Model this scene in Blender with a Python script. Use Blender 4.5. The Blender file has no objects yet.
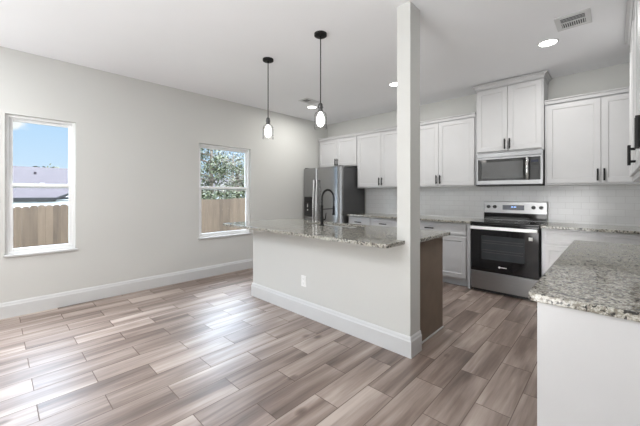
import bpy, bmesh, math, random
from mathutils import Vector, Matrix
random.seed(7)
S = bpy.context.scene
COL = S.collection
R = math.radians

# ------------------------------------------------------------------ camera
cam_d = bpy.data.cameras.new('camera')
cam = bpy.data.objects.new('camera', cam_d); COL.objects.link(cam)
cam.location = (4.5647, -5.0366, 1.288)
cam.rotation_euler = (R(90), 0, 0.7615)
cam_d.sensor_width = 36.0
cam_d.lens = 309.43 / 640 * 36
cam_d.shift_y = -(213 - 193.6) / 640
cam_d.clip_start = 0.02
S.camera = cam

# ------------------------------------------------------------------ world: blue sky with soft clouds
def build_world():
    w = bpy.data.worlds.new('sky'); S.world = w; w.use_nodes = True
    nt = w.node_tree; nt.nodes.clear(); N = nt.nodes.new; L = nt.links.new
    tc = N('ShaderNodeTexCoord')
    sep = N('ShaderNodeSeparateXYZ'); L(tc.outputs['Generated'], sep.inputs[0])
    ramp = N('ShaderNodeValToRGB'); L(sep.outputs['Z'], ramp.inputs[0])
    e = ramp.color_ramp.elements
    e[0].position = 0.0; e[0].color = (0.70, 0.85, 1.0, 1)
    e[1].position = 0.6; e[1].color = (0.80, 0.87, 1.0, 1)
    m = e.new(0.22); m.color = (0.46, 0.70, 0.98, 1)
    mp = N('ShaderNodeMapping'); mp.inputs['Scale'].default_value = (1, 1, 3.2); mp.inputs['Location'].default_value = (0.35, 0.1, 0.42)
    L(tc.outputs['Generated'], mp.inputs[0])
    nz = N('ShaderNodeTexNoise'); nz.inputs['Scale'].default_value = 2.6; nz.inputs['Detail'].default_value = 6
    L(mp.outputs[0], nz.inputs['Vector'])
    cr = N('ShaderNodeValToRGB'); L(nz.outputs[0], cr.inputs[0])
    cr.color_ramp.elements[0].position = 0.54; cr.color_ramp.elements[1].position = 0.66
    # one small puffy cloud low in the west
    sc = N('ShaderNodeVectorMath'); sc.operation = 'MULTIPLY'; sc.inputs[1].default_value = (1, 1, 1.7); L(tc.outputs['Generated'], sc.inputs[0])
    ds = N('ShaderNodeVectorMath'); ds.operation = 'DISTANCE'; ds.inputs[1].default_value = (-0.987, 0.026, 0.160 * 1.7); L(sc.outputs[0], ds.inputs[0])
    pn = N('ShaderNodeTexNoise'); pn.inputs['Scale'].default_value = 45; pn.inputs['Detail'].default_value = 4; L(tc.outputs['Generated'], pn.inputs['Vector'])
    pa = N('ShaderNodeMath'); pa.operation = 'MULTIPLY_ADD'; pa.inputs[1].default_value = 0.03; L(pn.outputs[0], pa.inputs[0]); L(ds.outputs['Value'], pa.inputs[2])
    pr = N('ShaderNodeMapRange'); pr.interpolation_type = 'SMOOTHSTEP'; pr.inputs[1].default_value = 0.028; pr.inputs[2].default_value = 0.048; pr.inputs[3].default_value = 1.0; pr.inputs[4].default_value = 0.0
    L(pa.outputs[0], pr.inputs[0])
    mxx = N('ShaderNodeMath'); mxx.operation = 'MAXIMUM'; L(pr.outputs[0], mxx.inputs[0]); L(cr.outputs[0], mxx.inputs[1])
    mix = N('ShaderNodeMix'); mix.data_type = 'RGBA'
    L(mxx.outputs[0], mix.inputs[0]); L(ramp.outputs[0], mix.inputs[6]); mix.inputs[7].default_value = (1, 1, 1, 1)
    bg = N('ShaderNodeBackground')
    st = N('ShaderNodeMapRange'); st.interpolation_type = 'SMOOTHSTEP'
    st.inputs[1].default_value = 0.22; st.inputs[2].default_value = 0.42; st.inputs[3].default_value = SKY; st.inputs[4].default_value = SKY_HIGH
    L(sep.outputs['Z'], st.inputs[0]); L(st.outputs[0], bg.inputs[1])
    L(mix.outputs[2], bg.inputs[0])
    out = N('ShaderNodeOutputWorld'); L(bg.outputs[0], out.inputs[0])
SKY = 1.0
SKY_HIGH = 16.0   # sky above the view boosted to strengthen window light and floor glare
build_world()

def light(name, kind, loc, rot, energy, color=(1, 1, 1), **kw):
    d = bpy.data.lights.new(name, kind); d.energy = energy; d.color = color
    for k, v in kw.items(): setattr(d, k, v)
    o = bpy.data.objects.new(name, d); COL.objects.link(o); o.location = loc; o.rotation_euler = rot
    return o
# sun behind and above the house: lights the yard only
light('sun', 'SUN', (0, 0, 6), (0, R(32), R(-15)), 0.6, (1.0, 0.96, 0.9), angle=R(3))
# added soft fill panel in front of the solid wall behind the camera
light('rear_fill', 'AREA', (2.4, -8.85, 1.35), (R(90), 0, 0), 12, (1.0, 0.99, 0.97), shape='RECTANGLE', size=4.2, size_y=2.2)

# added fill behind the camera, aimed up to bounce off the ceiling
light('bounce_fill', 'AREA', (2.4, -7.6, 0.8), (R(180), 0, 0), 134, (0.94, 0.97, 1.0), shape='DISK', size=2.6)
light('tilted_fill', 'AREA', (3.6, -6.3, 0.6), (R(120), 0, 0), 13, shape='DISK', size=1.6, spread=R(90))  # second added fill, tipped up towards the kitchen ceiling
# added narrow-beam fill that brightens the aisle in front of the range
light('aisle_fill', 'AREA', (3.95, -5.8, 1.35), (R(81), 0, R(1)), 1.3, shape='DISK', size=0.5, spread=R(18))
# overhead fill panels added behind the camera, not actual fixtures
light('overhead_fill', 'AREA', (1.6, -6.3, 2.79), (0, 0, 0), 70, (0.96, 0.98, 1.0), shape='RECTANGLE', size=2.4, size_y=1.6)
light('near_overhead_fill', 'AREA', (3.9, -5.9, 2.79), (0, 0, 0), 14, shape='DISK', size=0.8)

S.view_settings.view_transform = 'Standard'
S.view_settings.look = 'None'
S.view_settings.gamma = 1.0
S.view_settings.use_curve_mapping = False
S.view_settings.exposure = 0.07
S.cycles.use_denoising = True
S.cycles.max_bounces = 10
S.cycles.diffuse_bounces = 6
S.cycles.transparent_max_bounces = 12
S.cycles.sample_clamp_indirect = 6
S.cycles.caustics_reflective = False
S.cycles.caustics_refractive = False

# ------------------------------------------------------------------ materials
MATS = {}
def newmat(name):
    m = bpy.data.materials.new(name); m.use_nodes = True
    b = m.node_tree.nodes['Principled BSDF']
    MATS[name] = m
    return m, m.node_tree, b
def noise_tint(nt, b, col, amt=0.04, scale=6.0, coord='Object'):
    tc = nt.nodes.new('ShaderNodeTexCoord')
    nz = nt.nodes.new('ShaderNodeTexNoise'); nz.inputs['Scale'].default_value = scale; nz.inputs['Detail'].default_value = 4
    nt.links.new(tc.outputs[coord], nz.inputs['Vector'])
    r = nt.nodes.new('ShaderNodeValToRGB')
    e = r.color_ramp.elements
    e[0].position = 0.3; e[1].position = 0.7
    e[0].color = (*[c * (1 - amt) for c in col], 1); e[1].color = (*[min(1, c * (1 + amt)) for c in col], 1)
    nt.links.new(nz.outputs[0], r.inputs[0]); nt.links.new(r.outputs[0], b.inputs['Base Color'])
    return nz
def bump(nt, b, src, strength, dist=0.01):
    bp = nt.nodes.new('ShaderNodeBump'); bp.inputs['Strength'].default_value = strength; bp.inputs['Distance'].default_value = dist
    nt.links.new(src, bp.inputs['Height']); nt.links.new(bp.outputs[0], b.inputs['Normal'])
def simple(name, col, rough=0.5, metal=0.0, spec=0.5, amt=0.02, scale=8, bmp=0.0, bscale=120, emit=0, ecol=None):
    m, nt, b = newmat(name)
    noise_tint(nt, b, col, amt, scale)
    b.inputs['Roughness'].default_value = rough; b.inputs['Metallic'].default_value = metal
    b.inputs['Specular IOR Level'].default_value = spec
    if bmp:
        tc = nt.nodes.new('ShaderNodeTexCoord'); nz = nt.nodes.new('ShaderNodeTexNoise'); nz.inputs['Scale'].default_value = bscale
        nt.links.new(tc.outputs['Object'], nz.inputs['Vector']); bump(nt, b, nz.outputs[0], bmp, 0.003)
    if emit:
        b.inputs['Emission Color'].default_value = (*(ecol or col), 1); b.inputs['Emission Strength'].default_value = emit
    return m
simple('wall_paint', (0.61, 0.612, 0.59), 0.75, spec=0.2, amt=0.01, scale=1.5, bmp=0.06)
simple('ceiling_paint', (0.88, 0.89, 0.91), 0.85, spec=0.15, amt=0.01, scale=1.5, bmp=0.05)
simple('trim_paint', (0.61, 0.615, 0.615), 0.35, amt=0.01)
simple('cabinet_paint', (0.55, 0.55, 0.555), 0.32, amt=0.01)
simple('vinyl', (0.86, 0.87, 0.87), 0.3, amt=0.01)
simple('black_metal', (0.010, 0.010, 0.010), 0.5, metal=0.0, spec=0.25, amt=0.1)
simple('pewter', (0.10, 0.10, 0.10), 0.35, metal=0.7, amt=0.1)
simple('black_glass', (0.006, 0.006, 0.007), 0.07, spec=0.6, amt=0.1)
simple('oven_window', (0.03, 0.033, 0.036), 0.10, spec=0.6, amt=0.1)
simple('microwave_window', (0.05, 0.05, 0.05), 0.14, spec=0.7, amt=0.1)
simple('black_plastic', (0.02, 0.02, 0.02), 0.45, amt=0.1)
simple('satin_steel', (0.85, 0.85, 0.85), 0.5, metal=0.3)
simple('chrome', (0.75, 0.75, 0.75), 0.14, metal=1.0, amt=0.02)
simple('fridge_side', (0.085, 0.087, 0.09), 0.45, metal=0.3, amt=0.04)
simple('display', (0.01, 0.014, 0.035), 0.1, amt=0.05)
simple('display_digits', (0.25, 0.45, 0.9), 0.3, emit=1.2, ecol=(0.3, 0.5, 0.95))
simple('brown_panel', (0.19, 0.145, 0.112), 0.6, amt=0.10, scale=5, spec=0.3)
simple('outlet_plastic', (0.84, 0.84, 0.83), 0.35, amt=0.01)
simple('lamp_glow', (1, 0.98, 0.94), 0.5, emit=9.0, ecol=(1, 0.97, 0.92))
simple('bulb_glow', (1, 0.98, 0.94), 0.5, emit=8.0, ecol=(1, 0.97, 0.93))
simple('sticker', (0.75, 0.75, 0.72), 0.4)
simple('roof_shingle', (0.042, 0.035, 0.038), 0.9, amt=0.12, scale=3, spec=0.1)
simple('house_siding', (0.5, 0.5, 0.5), 0.8, amt=0.02)
simple('dark_fascia', (0.007, 0.006, 0.006), 0.7)
simple('bark', (0.11, 0.085, 0.065), 0.9, amt=0.3, scale=12)
simple('grass', (0.05, 0.055, 0.035), 0.9, amt=0.35, scale=4)
def leafmat(name, a, b_):
    m, nt, b = newmat(name)
    g = nt.nodes.new('ShaderNodeNewGeometry'); r = nt.nodes.new('ShaderNodeValToRGB')
    r.color_ramp.elements[0].color = (*a, 1); r.color_ramp.elements[1].color = (*b_, 1)
    nt.links.new(g.outputs['Random Per Island'], r.inputs[0]); nt.links.new(r.outputs[0], b.inputs['Base Color'])
    b.inputs['Roughness'].default_value = 0.6
leafmat('leaves', (0.012, 0.017, 0.006), (0.09, 0.10, 0.045))
leafmat('leaves_dry', (0.025, 0.025, 0.014), (0.17, 0.16, 0.11))

def steel(name, lo, hi, rough):
    m, nt, b = newmat(name)
    tc = nt.nodes.new('ShaderNodeTexCoord'); mp = nt.nodes.new('ShaderNodeMapping')
    mp.inputs['Scale'].default_value = (1, 1, 160)
    nz = nt.nodes.new('ShaderNodeTexNoise'); nz.inputs['Scale'].default_value = 3; nz.inputs['Detail'].default_value = 3
    nt.links.new(tc.outputs['Object'], mp.inputs[0]); nt.links.new(mp.outputs[0], nz.inputs['Vector'])
    r = nt.nodes.new('ShaderNodeValToRGB'); r.color_ramp.elements[0].color = (lo, lo, lo * 1.01, 1); r.color_ramp.elements[1].color = (hi, hi, hi * 1.01, 1)
    nt.links.new(nz.outputs[0], r.inputs[0]); nt.links.new(r.outputs[0], b.inputs['Base Color'])
    b.inputs['Metallic'].default_value = 1; b.inputs['Roughness'].default_value = rough
steel('stainless', 0.25, 0.33, 0.29)
steel('fridge_steel', 0.33, 0.40, 0.17)

def glassmat(name, refl, tint=(1, 1, 1), rough=0.0):
    m = bpy.data.materials.new(name); m.use_nodes = True; MATS[name] = m
    nt = m.node_tree; nt.nodes.clear(); N = nt.nodes.new
    t = N('ShaderNodeBsdfTransparent'); t.inputs[0].default_value = (*tint, 1)
    g = N('ShaderNodeBsdfGlossy'); g.inputs['Roughness'].default_value = rough
    lw = N('ShaderNodeLayerWeight'); lw.inputs[0].default_value = refl
    mx = N('ShaderNodeMixShader'); o = N('ShaderNodeOutputMaterial')
    nt.links.new(lw.outputs['Fresnel'], mx.inputs[0]); nt.links.new(t.outputs[0], mx.inputs[1]); nt.links.new(g.outputs[0], mx.inputs[2]); nt.links.new(mx.outputs[0], o.inputs[0])
glassmat('window_glass', 0.08, (0.96, 0.98, 0.98))
def jar():
    m = bpy.data.materials.new('jar_glass'); m.use_nodes = True; MATS['jar_glass'] = m
    nt = m.node_tree; nt.nodes.clear(); N = nt.nodes.new; L = nt.links.new
    t = N('ShaderNodeBsdfTransparent'); g = N('ShaderNodeBsdfGlossy'); g.inputs['Roughness'].default_value = 0.15
    d = N('ShaderNodeBsdfTranslucent'); d.inputs[0].default_value = (0.10, 0.10, 0.10, 1)
    gd = N('ShaderNodeMixShader'); gd.inputs[0].default_value = 0.6; L(g.outputs[0], gd.inputs[1]); L(d.outputs[0], gd.inputs[2])
    lw = N('ShaderNodeLayerWeight'); lw.inputs[0].default_value = 0.15
    cl = N('ShaderNodeMath'); cl.operation = 'MULTIPLY'; cl.inputs[1].default_value = 0.45; L(lw.outputs['Fresnel'], cl.inputs[0])
    mx = N('ShaderNodeMixShader'); o = N('ShaderNodeOutputMaterial')
    L(cl.outputs[0], mx.inputs[0]); L(t.outputs[0], mx.inputs[1]); L(gd.outputs[0], mx.inputs[2]); L(mx.outputs[0], o.inputs[0])
jar()

def floor_mat():
    m, nt, b = newmat('wood_tile')
    N = nt.nodes.new; L = nt.links.new
    def M(op, a, b2=None, c=None):
        n = N('ShaderNodeMath'); n.operation = op
        for i, v in enumerate((a, b2, c)):
            if v is None: continue
            if isinstance(v, (int, float)): n.inputs[i].default_value = v
            else: L(v, n.inputs[i])
        return n.outputs[0]
    tc = N('ShaderNodeTexCoord'); sp = N('ShaderNodeSeparateXYZ'); L(tc.outputs['Object'], sp.inputs[0])
    W, LEN = 0.193, 0.622
    cx = M('DIVIDE', M('SUBTRACT', sp.outputs[0], 2.203), W)
    col = M('FLOOR', cx); fx = M('SUBTRACT', cx, col)
    par = M('FLOORED_MODULO', col, 2.0)
    cy = M('ADD', M('DIVIDE', M('ADD', sp.outputs[1], 3.93), LEN), M('MULTIPLY', par, 0.5))
    row = M('FLOOR', cy); fy = M('SUBTRACT', cy, row)
    # distance to the plank edge in metres
    ex = M('MULTIPLY', M('MINIMUM', fx, M('SUBTRACT', 1.0, fx)), W)
    ey = M('MULTIPLY', M('MINIMUM', fy, M('SUBTRACT', 1.0, fy)), LEN)
    ed = M('MINIMUM', ex, ey)
    grout = M('SUBTRACT', 1.0, M('DIVIDE', M('SUBTRACT', ed, 0.0017), 0.0012))
    groutc = N('ShaderNodeClamp'); L(grout, groutc.inputs[0])
    idv = N('ShaderNodeCombineXYZ'); L(col, idv.inputs[0]); L(row, idv.inputs[1])
    wn = N('ShaderNodeTexWhiteNoise'); wn.noise_dimensions = '3D'; L(idv.outputs[0], wn.inputs['Vector'])
    wc = N('ShaderNodeSeparateXYZ'); L(wn.outputs['Color'], wc.inputs[0])
    # grain, shifted per plank, stretched along its length
    gv = N('ShaderNodeCombineXYZ')
    L(M('ADD', M('MULTIPLY', sp.outputs[0], 9.0), M('MULTIPLY', wc.outputs[0], 40)), gv.inputs[0])
    L(M('ADD', M('MULTIPLY', sp.outputs[1], 0.75), M('MULTIPLY', wc.outputs[1], 40)), gv.inputs[1])
    L(M('MULTIPLY', wc.outputs[2], 30), gv.inputs[2])
    n1 = N('ShaderNodeTexNoise'); n1.inputs['Scale'].default_value = 1.0; n1.inputs['Detail'].default_value = 4; n1.inputs['Distortion'].default_value = 0.35
    L(gv.outputs[0], n1.inputs['Vector'])
    gv2 = N('ShaderNodeVectorMath'); gv2.operation = 'MULTIPLY'; gv2.inputs[1].default_value = (7, 5, 1); L(gv.outputs[0], gv2.inputs[0])
    n2 = N('ShaderNodeTexNoise'); n2.inputs['Scale'].default_value = 1.0; n2.inputs['Detail'].default_value = 5
    L(gv2.outputs[0], n2.inputs['Vector'])
    # knots
    vo = N('ShaderNodeTexVoronoi'); vo.inputs['Scale'].default_value = 1.0
    kv = N('ShaderNodeVectorMath'); kv.operation = 'MULTIPLY'; kv.inputs[1].default_value = (3.4, 1.9, 1); L(tc.outputs['Object'], kv.inputs[0]); L(kv.outputs[0], vo.inputs['Vector'])
    kn = N('ShaderNodeMapRange'); kn.inputs[1].default_value = 0.03; kn.inputs[2].default_value = 0.11; kn.inputs[3].default_value = 0.5; kn.inputs[4].default_value = 0.0
    L(vo.outputs['Distance'], kn.inputs[0])
    t = M('ADD', M('MULTIPLY', M('SUBTRACT', n1.outputs[0], 0.5), 2.0), M('ADD', M('MULTIPLY', M('SUBTRACT', n2.outputs[0], 0.5), 0.5), M('ADD', 0.5, M('MULTIPLY', M('SUBTRACT', wn.outputs['Value'], 0.5), 0.30))))
    t = M('SUBTRACT', t, kn.outputs[0])
    r = N('ShaderNodeValToRGB'); L(t, r.inputs[0])
    e = r.color_ramp.elements
    e[0].position = 0.0; e[0].color = (0.085, 0.057, 0.044, 1)
    e[1].position = 1.0; e[1].color = (0.50, 0.42, 0.37, 1)
    a = e.new(0.35); a.color = (0.195, 0.143, 0.118, 1)
    a = e.new(0.62); a.color = (0.31, 0.242, 0.206, 1)
    mx = N('ShaderNodeMix'); mx.data_type = 'RGBA'; L(groutc.outputs[0], mx.inputs[0]); L(r.outputs[0], mx.inputs[6]); mx.inputs[7].default_value = (0.17, 0.135, 0.12, 1)
    L(mx.outputs[2], b.inputs['Base Color'])
    rr = N('ShaderNodeMapRange'); rr.inputs[3].default_value = 0.33; rr.inputs[4].default_value = 0.50; L(n2.outputs[0], rr.inputs[0])
    L(M('ADD', rr.outputs[0], M('MULTIPLY', groutc.outputs[0], 0.35)), b.inputs['Roughness'])
    L(M('MULTIPLY', M('SUBTRACT', 1.0, groutc.outputs[0]), 0.8), b.inputs['Specular IOR Level'])
    h = M('SUBTRACT', M('MULTIPLY', n2.outputs[0], 0.12), M('MULTIPLY', groutc.outputs[0], 1.0))
    bump(nt, b, h, 0.35, 0.003)
floor_mat()

def granite():
    m, nt, b = newmat('granite'); N = nt.nodes.new; L = nt.links.new
    tc = N('ShaderNodeTexCoord')
    n0 = N('ShaderNodeTexNoise'); n0.inputs['Scale'].default_value = 12; n0.inputs['Detail'].default_value = 3; L(tc.outputs['Object'], n0.inputs['Vector'])
    r0 = N('ShaderNodeValToRGB'); e = r0.color_ramp.elements
    e[0].position = 0.35; e[0].color = (0.215, 0.20, 0.165, 1); e[1].position = 0.65; e[1].color = (0.40, 0.385, 0.335, 1); L(n0.outputs[0], r0.inputs[0])
    n1 = N('ShaderNodeTexNoise'); n1.inputs['Scale'].default_value = 150; n1.inputs['Detail'].default_value = 5; n1.inputs['Roughness'].default_value = 0.7; L(tc.outputs['Object'], n1.inputs['Vector'])
    r1 = N('ShaderNodeValToRGB'); e = r1.color_ramp.elements
    e[0].position = 0.42; e[0].color = (0, 0, 0, 1); e[1].position = 0.62; e[1].color = (1, 1, 1, 1); L(n1.outputs[0], r1.inputs[0])
    m1 = N('ShaderNodeMix'); m1.data_type = 'RGBA'; m1.blend_type = 'MIX'; L(r1.outputs[0], m1.inputs[0]); L(r0.outputs[0], m1.inputs[6]); m1.inputs[7].default_value = (0.55, 0.54, 0.49, 1)
    v = N('ShaderNodeTexVoronoi'); v.inputs['Scale'].default_value = 105; L(tc.outputs['Object'], v.inputs['Vector'])
    sv = N('ShaderNodeSeparateXYZ'); L(v.outputs['Color'], sv.inputs[0])
    r2 = N('ShaderNodeValToRGB'); r2.color_ramp.interpolation = 'LINEAR'; e = r2.color_ramp.elements
    e[0].position = 0.66; e[0].color = (0, 0, 0, 1); e[1].position = 0.72; e[1].color = (0.75, 0.75, 0.75, 1); L(sv.outputs[0], r2.inputs[0])
    m2 = N('ShaderNodeMix'); m2.data_type = 'RGBA'; L(r2.outputs[0], m2.inputs[0]); L(m1.outputs[2], m2.inputs[6]); m2.inputs[7].default_value = (0.17, 0.15, 0.12, 1)
    n3 = N('ShaderNodeTexNoise'); n3.inputs['Scale'].default_value = 62; n3.inputs['Detail'].default_value = 4; L(tc.outputs['Object'], n3.inputs['Vector'])
    r3 = N('ShaderNodeValToRGB'); e = r3.color_ramp.elements
    e[0].position = 0.555; e[0].color = (0, 0, 0, 1); e[1].position = 0.60; e[1].color = (0.95, 0.95, 0.95, 1); L(n3.outputs[0], r3.inputs[0])
    m3 = N('ShaderNodeMix'); m3.data_type = 'RGBA'; L(r3.outputs[0], m3.inputs[0]); L(m2.outputs[2], m3.inputs[6]); m3.inputs[7].default_value = (0.03, 0.03, 0.03, 1)
    L(m3.outputs[2], b.inputs['Base Color'])
    b.inputs['Roughness'].default_value = 0.07; b.inputs['Specular IOR Level'].default_value = 0.5
granite()

def subway():
    m, nt, b = newmat('subway_tile'); N = nt.nodes.new; L = nt.links.new
    tc = N('ShaderNodeTexCoord'); mp = N('ShaderNodeMapping'); mp.inputs['Rotation'].default_value = (R(90), 0, 0)
    L(tc.outputs['Object'], mp.inputs[0])
    sp = N('ShaderNodeSeparateXYZ'); L(tc.outputs['Object'], sp.inputs[0])
    cb = N('ShaderNodeCombineXYZ'); L(sp.outputs[0], cb.inputs[0]); L(sp.outputs[2], cb.inputs[1])
    br = N('ShaderNodeTexBrick'); L(cb.outputs[0], br.inputs['Vector'])
    br.inputs['Scale'].default_value = 1; br.inputs['Brick Width'].default_value = 0.155; br.inputs['Row Height'].default_value = 0.0785
    br.inputs['Mortar Size'].default_value = 0.0022; br.inputs['Mortar Smooth'].default_value = 0.3
    br.inputs['Color1'].default_value = (0.72, 0.725, 0.73, 1); br.inputs['Color2'].default_value = (0.75, 0.755, 0.76, 1); br.inputs['Mortar'].default_value = (0.62, 0.62, 0.62, 1)
    L(br.outputs['Color'], b.inputs['Base Color'])
    b.inputs['Roughness'].default_value = 0.12
    nz = N('ShaderNodeTexNoise'); nz.inputs['Scale'].default_value = 14; L(tc.outputs['Object'], nz.inputs['Vector'])
    inv = N('ShaderNodeMath'); inv.operation = 'MULTIPLY_ADD'; inv.inputs[1].default_value = -1; L(br.outputs['Fac'], inv.inputs[0]); L(nz.outputs[0], inv.inputs[2])
    bump(nt, b, inv.outputs[0], 0.25, 0.004)
subway()

def fencemat():
    m, nt, b = newmat('fence_wood'); N = nt.nodes.new; L = nt.links.new
    g = N('ShaderNodeNewGeometry'); tc = N('ShaderNodeTexCoord')
    mp = N('ShaderNodeMapping'); mp.inputs['Scale'].default_value = (20, 20, 1.6); L(tc.outputs['Object'], mp.inputs[0])
    nz = N('ShaderNodeTexNoise'); nz.inputs['Scale'].default_value = 1; nz.inputs['Detail'].default_value = 5; L(mp.outputs[0], nz.inputs['Vector'])
    ad = N('ShaderNodeMath'); ad.operation = 'MULTIPLY_ADD'; ad.inputs[1].default_value = 0.38; L(g.outputs['Random Per Island'], ad.inputs[0])
    ad2 = N('ShaderNodeMath'); ad2.operation = 'MULTIPLY'; ad2.inputs[1].default_value = 0.6; L(nz.outputs[0], ad2.inputs[0]); L(ad2.outputs[0], ad.inputs[2])
    r = N('ShaderNodeValToRGB'); e = r.color_ramp.elements
    e[0].position = 0.15; e[0].color = (0.040, 0.025, 0.014, 1); e[1].position = 0.75; e[1].color = (0.108, 0.073, 0.046, 1)
    L(ad.outputs[0], r.inputs[0]); L(r.outputs[0], b.inputs['Base Color']); b.inputs['Roughness'].default_value = 0.85
fencemat()

# ------------------------------------------------------------------ mesh helpers
def box(bm, x0, x1, y0, y1, z0, z1):
    x0, x1 = sorted((x0, x1)); y0, y1 = sorted((y0, y1)); z0, z1 = sorted((z0, z1))
    v = [bm.verts.new(p) for p in ((x0, y0, z0), (x1, y0, z0), (x1, y1, z0), (x0, y1, z0), (x0, y0, z1), (x1, y0, z1), (x1, y1, z1), (x0, y1, z1))]
    for f in ((0, 3, 2, 1), (4, 5, 6, 7), (0, 1, 5, 4), (1, 2, 6, 5), (2, 3, 7, 6), (3, 0, 4, 7)):
        bm.faces.new([v[i] for i in f])
    return v
def lathe(bm, prof, center=(0, 0, 0), axis='Z', seg=28, caps=True):
    rings = []
    for r, z in prof:
        ring = []
        for i in range(seg):
            a = 2 * math.pi * i / seg
            p = Vector((r * math.cos(a), r * math.sin(a), z))
            if axis == 'Y': p = Vector((p.x, p.z, p.y))
            if axis == 'X': p = Vector((p.z, p.x, p.y))
            ring.append(bm.verts.new(p + Vector(center)))
        rings.append(ring)
    for a, b in zip(rings, rings[1:]):
        for i in range(seg):
            j = (i + 1) % seg
            bm.faces.new((a[i], a[j], b[j], b[i]))
    if caps:
        bm.faces.new(rings[0]); bm.faces.new(rings[-1])
def tube(bm, pts, r, seg=10):
    pts = [Vector(p) for p in pts]; rings = []
    rr = r if isinstance(r, (list, tuple)) else [r] * len(pts)
    up = Vector((0.13, 0.27, 0.95)).normalized()
    for i, p in enumerate(pts):
        d = (pts[min(i + 1, len(pts) - 1)] - pts[max(i - 1, 0)]).normalized()
        u = d.cross(up)
        if u.length < 0.2: u = d.cross(Vector((1, 0, 0)))
        u.normalize(); w = d.cross(u)
        rings.append([bm.verts.new(p + (u * math.cos(2 * math.pi * k / seg) + w * math.sin(2 * math.pi * k / seg)) * rr[i]) for k in range(seg)])
    for a, b in zip(rings, rings[1:]):
        for k in range(seg):
            j = (k + 1) % seg
            bm.faces.new((a[k], a[j], b[j], b[k]))
    bm.faces.new(rings[0]); bm.faces.new(rings[-1])
def poly_slab(bm, outer, z0, z1, holes=()):
    edges = []
    for loop in [outer] + list(holes):
        vs = [bm.verts.new((x, y, z0)) for x, y in loop]
        edges += [bm.edges.new((vs[i], vs[(i + 1) % len(vs)])) for i in range(len(vs))]
    g = bmesh.ops.triangle_fill(bm, use_beauty=True, use_dissolve=False, edges=edges)
    fs = [f for f in g['geom'] if isinstance(f, bmesh.types.BMFace)]
    ex = bmesh.ops.extrude_face_region(bm, geom=fs)
    bmesh.ops.translate(bm, verts=[v for v in ex['geom'] if isinstance(v, bmesh.types.BMVert)], vec=(0, 0, z1 - z0))
    bmesh.ops.dissolve_limit(bm, angle_limit=R(1), verts=bm.verts[:], edges=bm.edges[:])
def prism(bm, prof, x0, x1, axis='X'):
    """profile of (a, z) pairs swept along an axis: X -> (x, a, z), Y -> (a, y, z)"""
    def P(t, a, z): return (t, a, z) if axis == 'X' else (a, t, z)
    A = [bm.verts.new(P(x0, a, z)) for a, z in prof]; B = [bm.verts.new(P(x1, a, z)) for a, z in prof]
    n = len(prof)
    for i in range(n):
        j = (i + 1) % n; bm.faces.new((A[i], A[j], B[j], B[i]))
    bm.faces.new(A); bm.faces.new(list(reversed(B)))
def obj(name, bm, mat, parent=None, bevel=0.0, smooth=False, seg=2, flat=False):
    bmesh.ops.recalc_face_normals(bm, faces=bm.faces[:])
    me = bpy.data.meshes.new(name); bm.to_mesh(me); bm.free()
    o = bpy.data.objects.new(name, me); COL.objects.link(o)
    me.materials.append(MATS[mat])
    if smooth:
        for p in me.polygons: p.use_smooth = True
        if not flat:
            try: me.set_sharp_from_angle(angle=R(40))
            except Exception: pass
    if bevel:
        md = o.modifiers.new('bevel', 'BEVEL'); md.width = bevel; md.segments = seg; md.limit_method = 'ANGLE'; md.angle_limit = R(40)
    if parent: o.parent = parent
    return o
def B(): return bmesh.new()
def part_box(name, mat, parent, *d, bevel=0.0):
    bm = B(); box(bm, *d); return obj(name, bm, mat, parent, bevel)
def thing(name, label, cat, loc=(0, 0, 0), rotz=0, group=None):
    o = bpy.data.objects.new(name, None); COL.objects.link(o)
    o.location = loc; o.rotation_euler = (0, 0, rotz); o.empty_display_size = 0.1
    o['label'] = label; o['category'] = cat
    if group: o['group'] = group
    return o
def tag(o, label, cat, group=None):
    o['label'] = label; o['category'] = cat
    if group: o['group'] = group
    return o
def struct(name, bm, mat, bevel=0.0, label=None, **kw):
    o = obj(name, bm, mat, None, bevel, **kw); o['kind'] = 'structure'
    if label: o['label'] = label
    return o
def copy_tree(o, parent=None):
    c = o.copy(); COL.objects.link(c)
    if parent: c.parent = parent
    for ch in [k for k in COL.objects if k.parent == o]: copy_tree(ch, c)
    return c

# ------------------------------------------------------------------ room shell
H = 2.80
XR = 5.00          # right wall
YN = -9.0          # living room end behind the camera
WT = 0.14
W1 = (-4.968, -4.386, 0.645, 2.12)
W2 = (-2.907, -1.99, 0.61, 2.055)
W3 = (-7.5, -5.7, 0.10, 2.12)

bm = B(); box(bm, -WT, XR + WT, YN - WT, WT, -0.12, 0)
struct('floor', bm, 'wood_tile', label='wood-look plank tile floor in half bond')
bm = B(); box(bm, -WT, XR + WT, YN - WT, WT, H, H + 0.12)
struct('ceiling', bm, 'ceiling_paint', label='smooth white ceiling')
bm = B(); box(bm, -WT, XR + WT, 0, WT, 0, H)
struct('wall_back', bm, 'wall_paint', label='greige kitchen wall behind the cabinets')
bm = B(); box(bm, XR, XR + WT, YN, 0, 0, H)
struct('wall_right', bm, 'wall_paint', label='greige wall behind the right-hand cabinets')
bm = B(); box(bm, -WT, XR + WT, YN - WT, YN, 0, H)
struct('wall_front', bm, 'wall_paint', label='greige wall behind the photographer')
bm = B()
ys = [YN, W3[0], W3[1], W1[0], W1[1], W2[0], W2[1], 0]
for a, b in ((0, 1), (2, 3), (4, 5), (6, 7)): box(bm, -WT, 0, ys[a], ys[b], 0, H)
for w in (W3, W1, W2):
    box(bm, -WT, 0, w[0], w[1], 0, w[2]); box(bm, -WT, 0, w[0], w[1], w[3], H)
bmesh.ops.remove_doubles(bm, verts=bm.verts[:], dist=1e-5)
struct('wall_left', bm, 'wall_paint', label='long greige wall with the windows')

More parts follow.
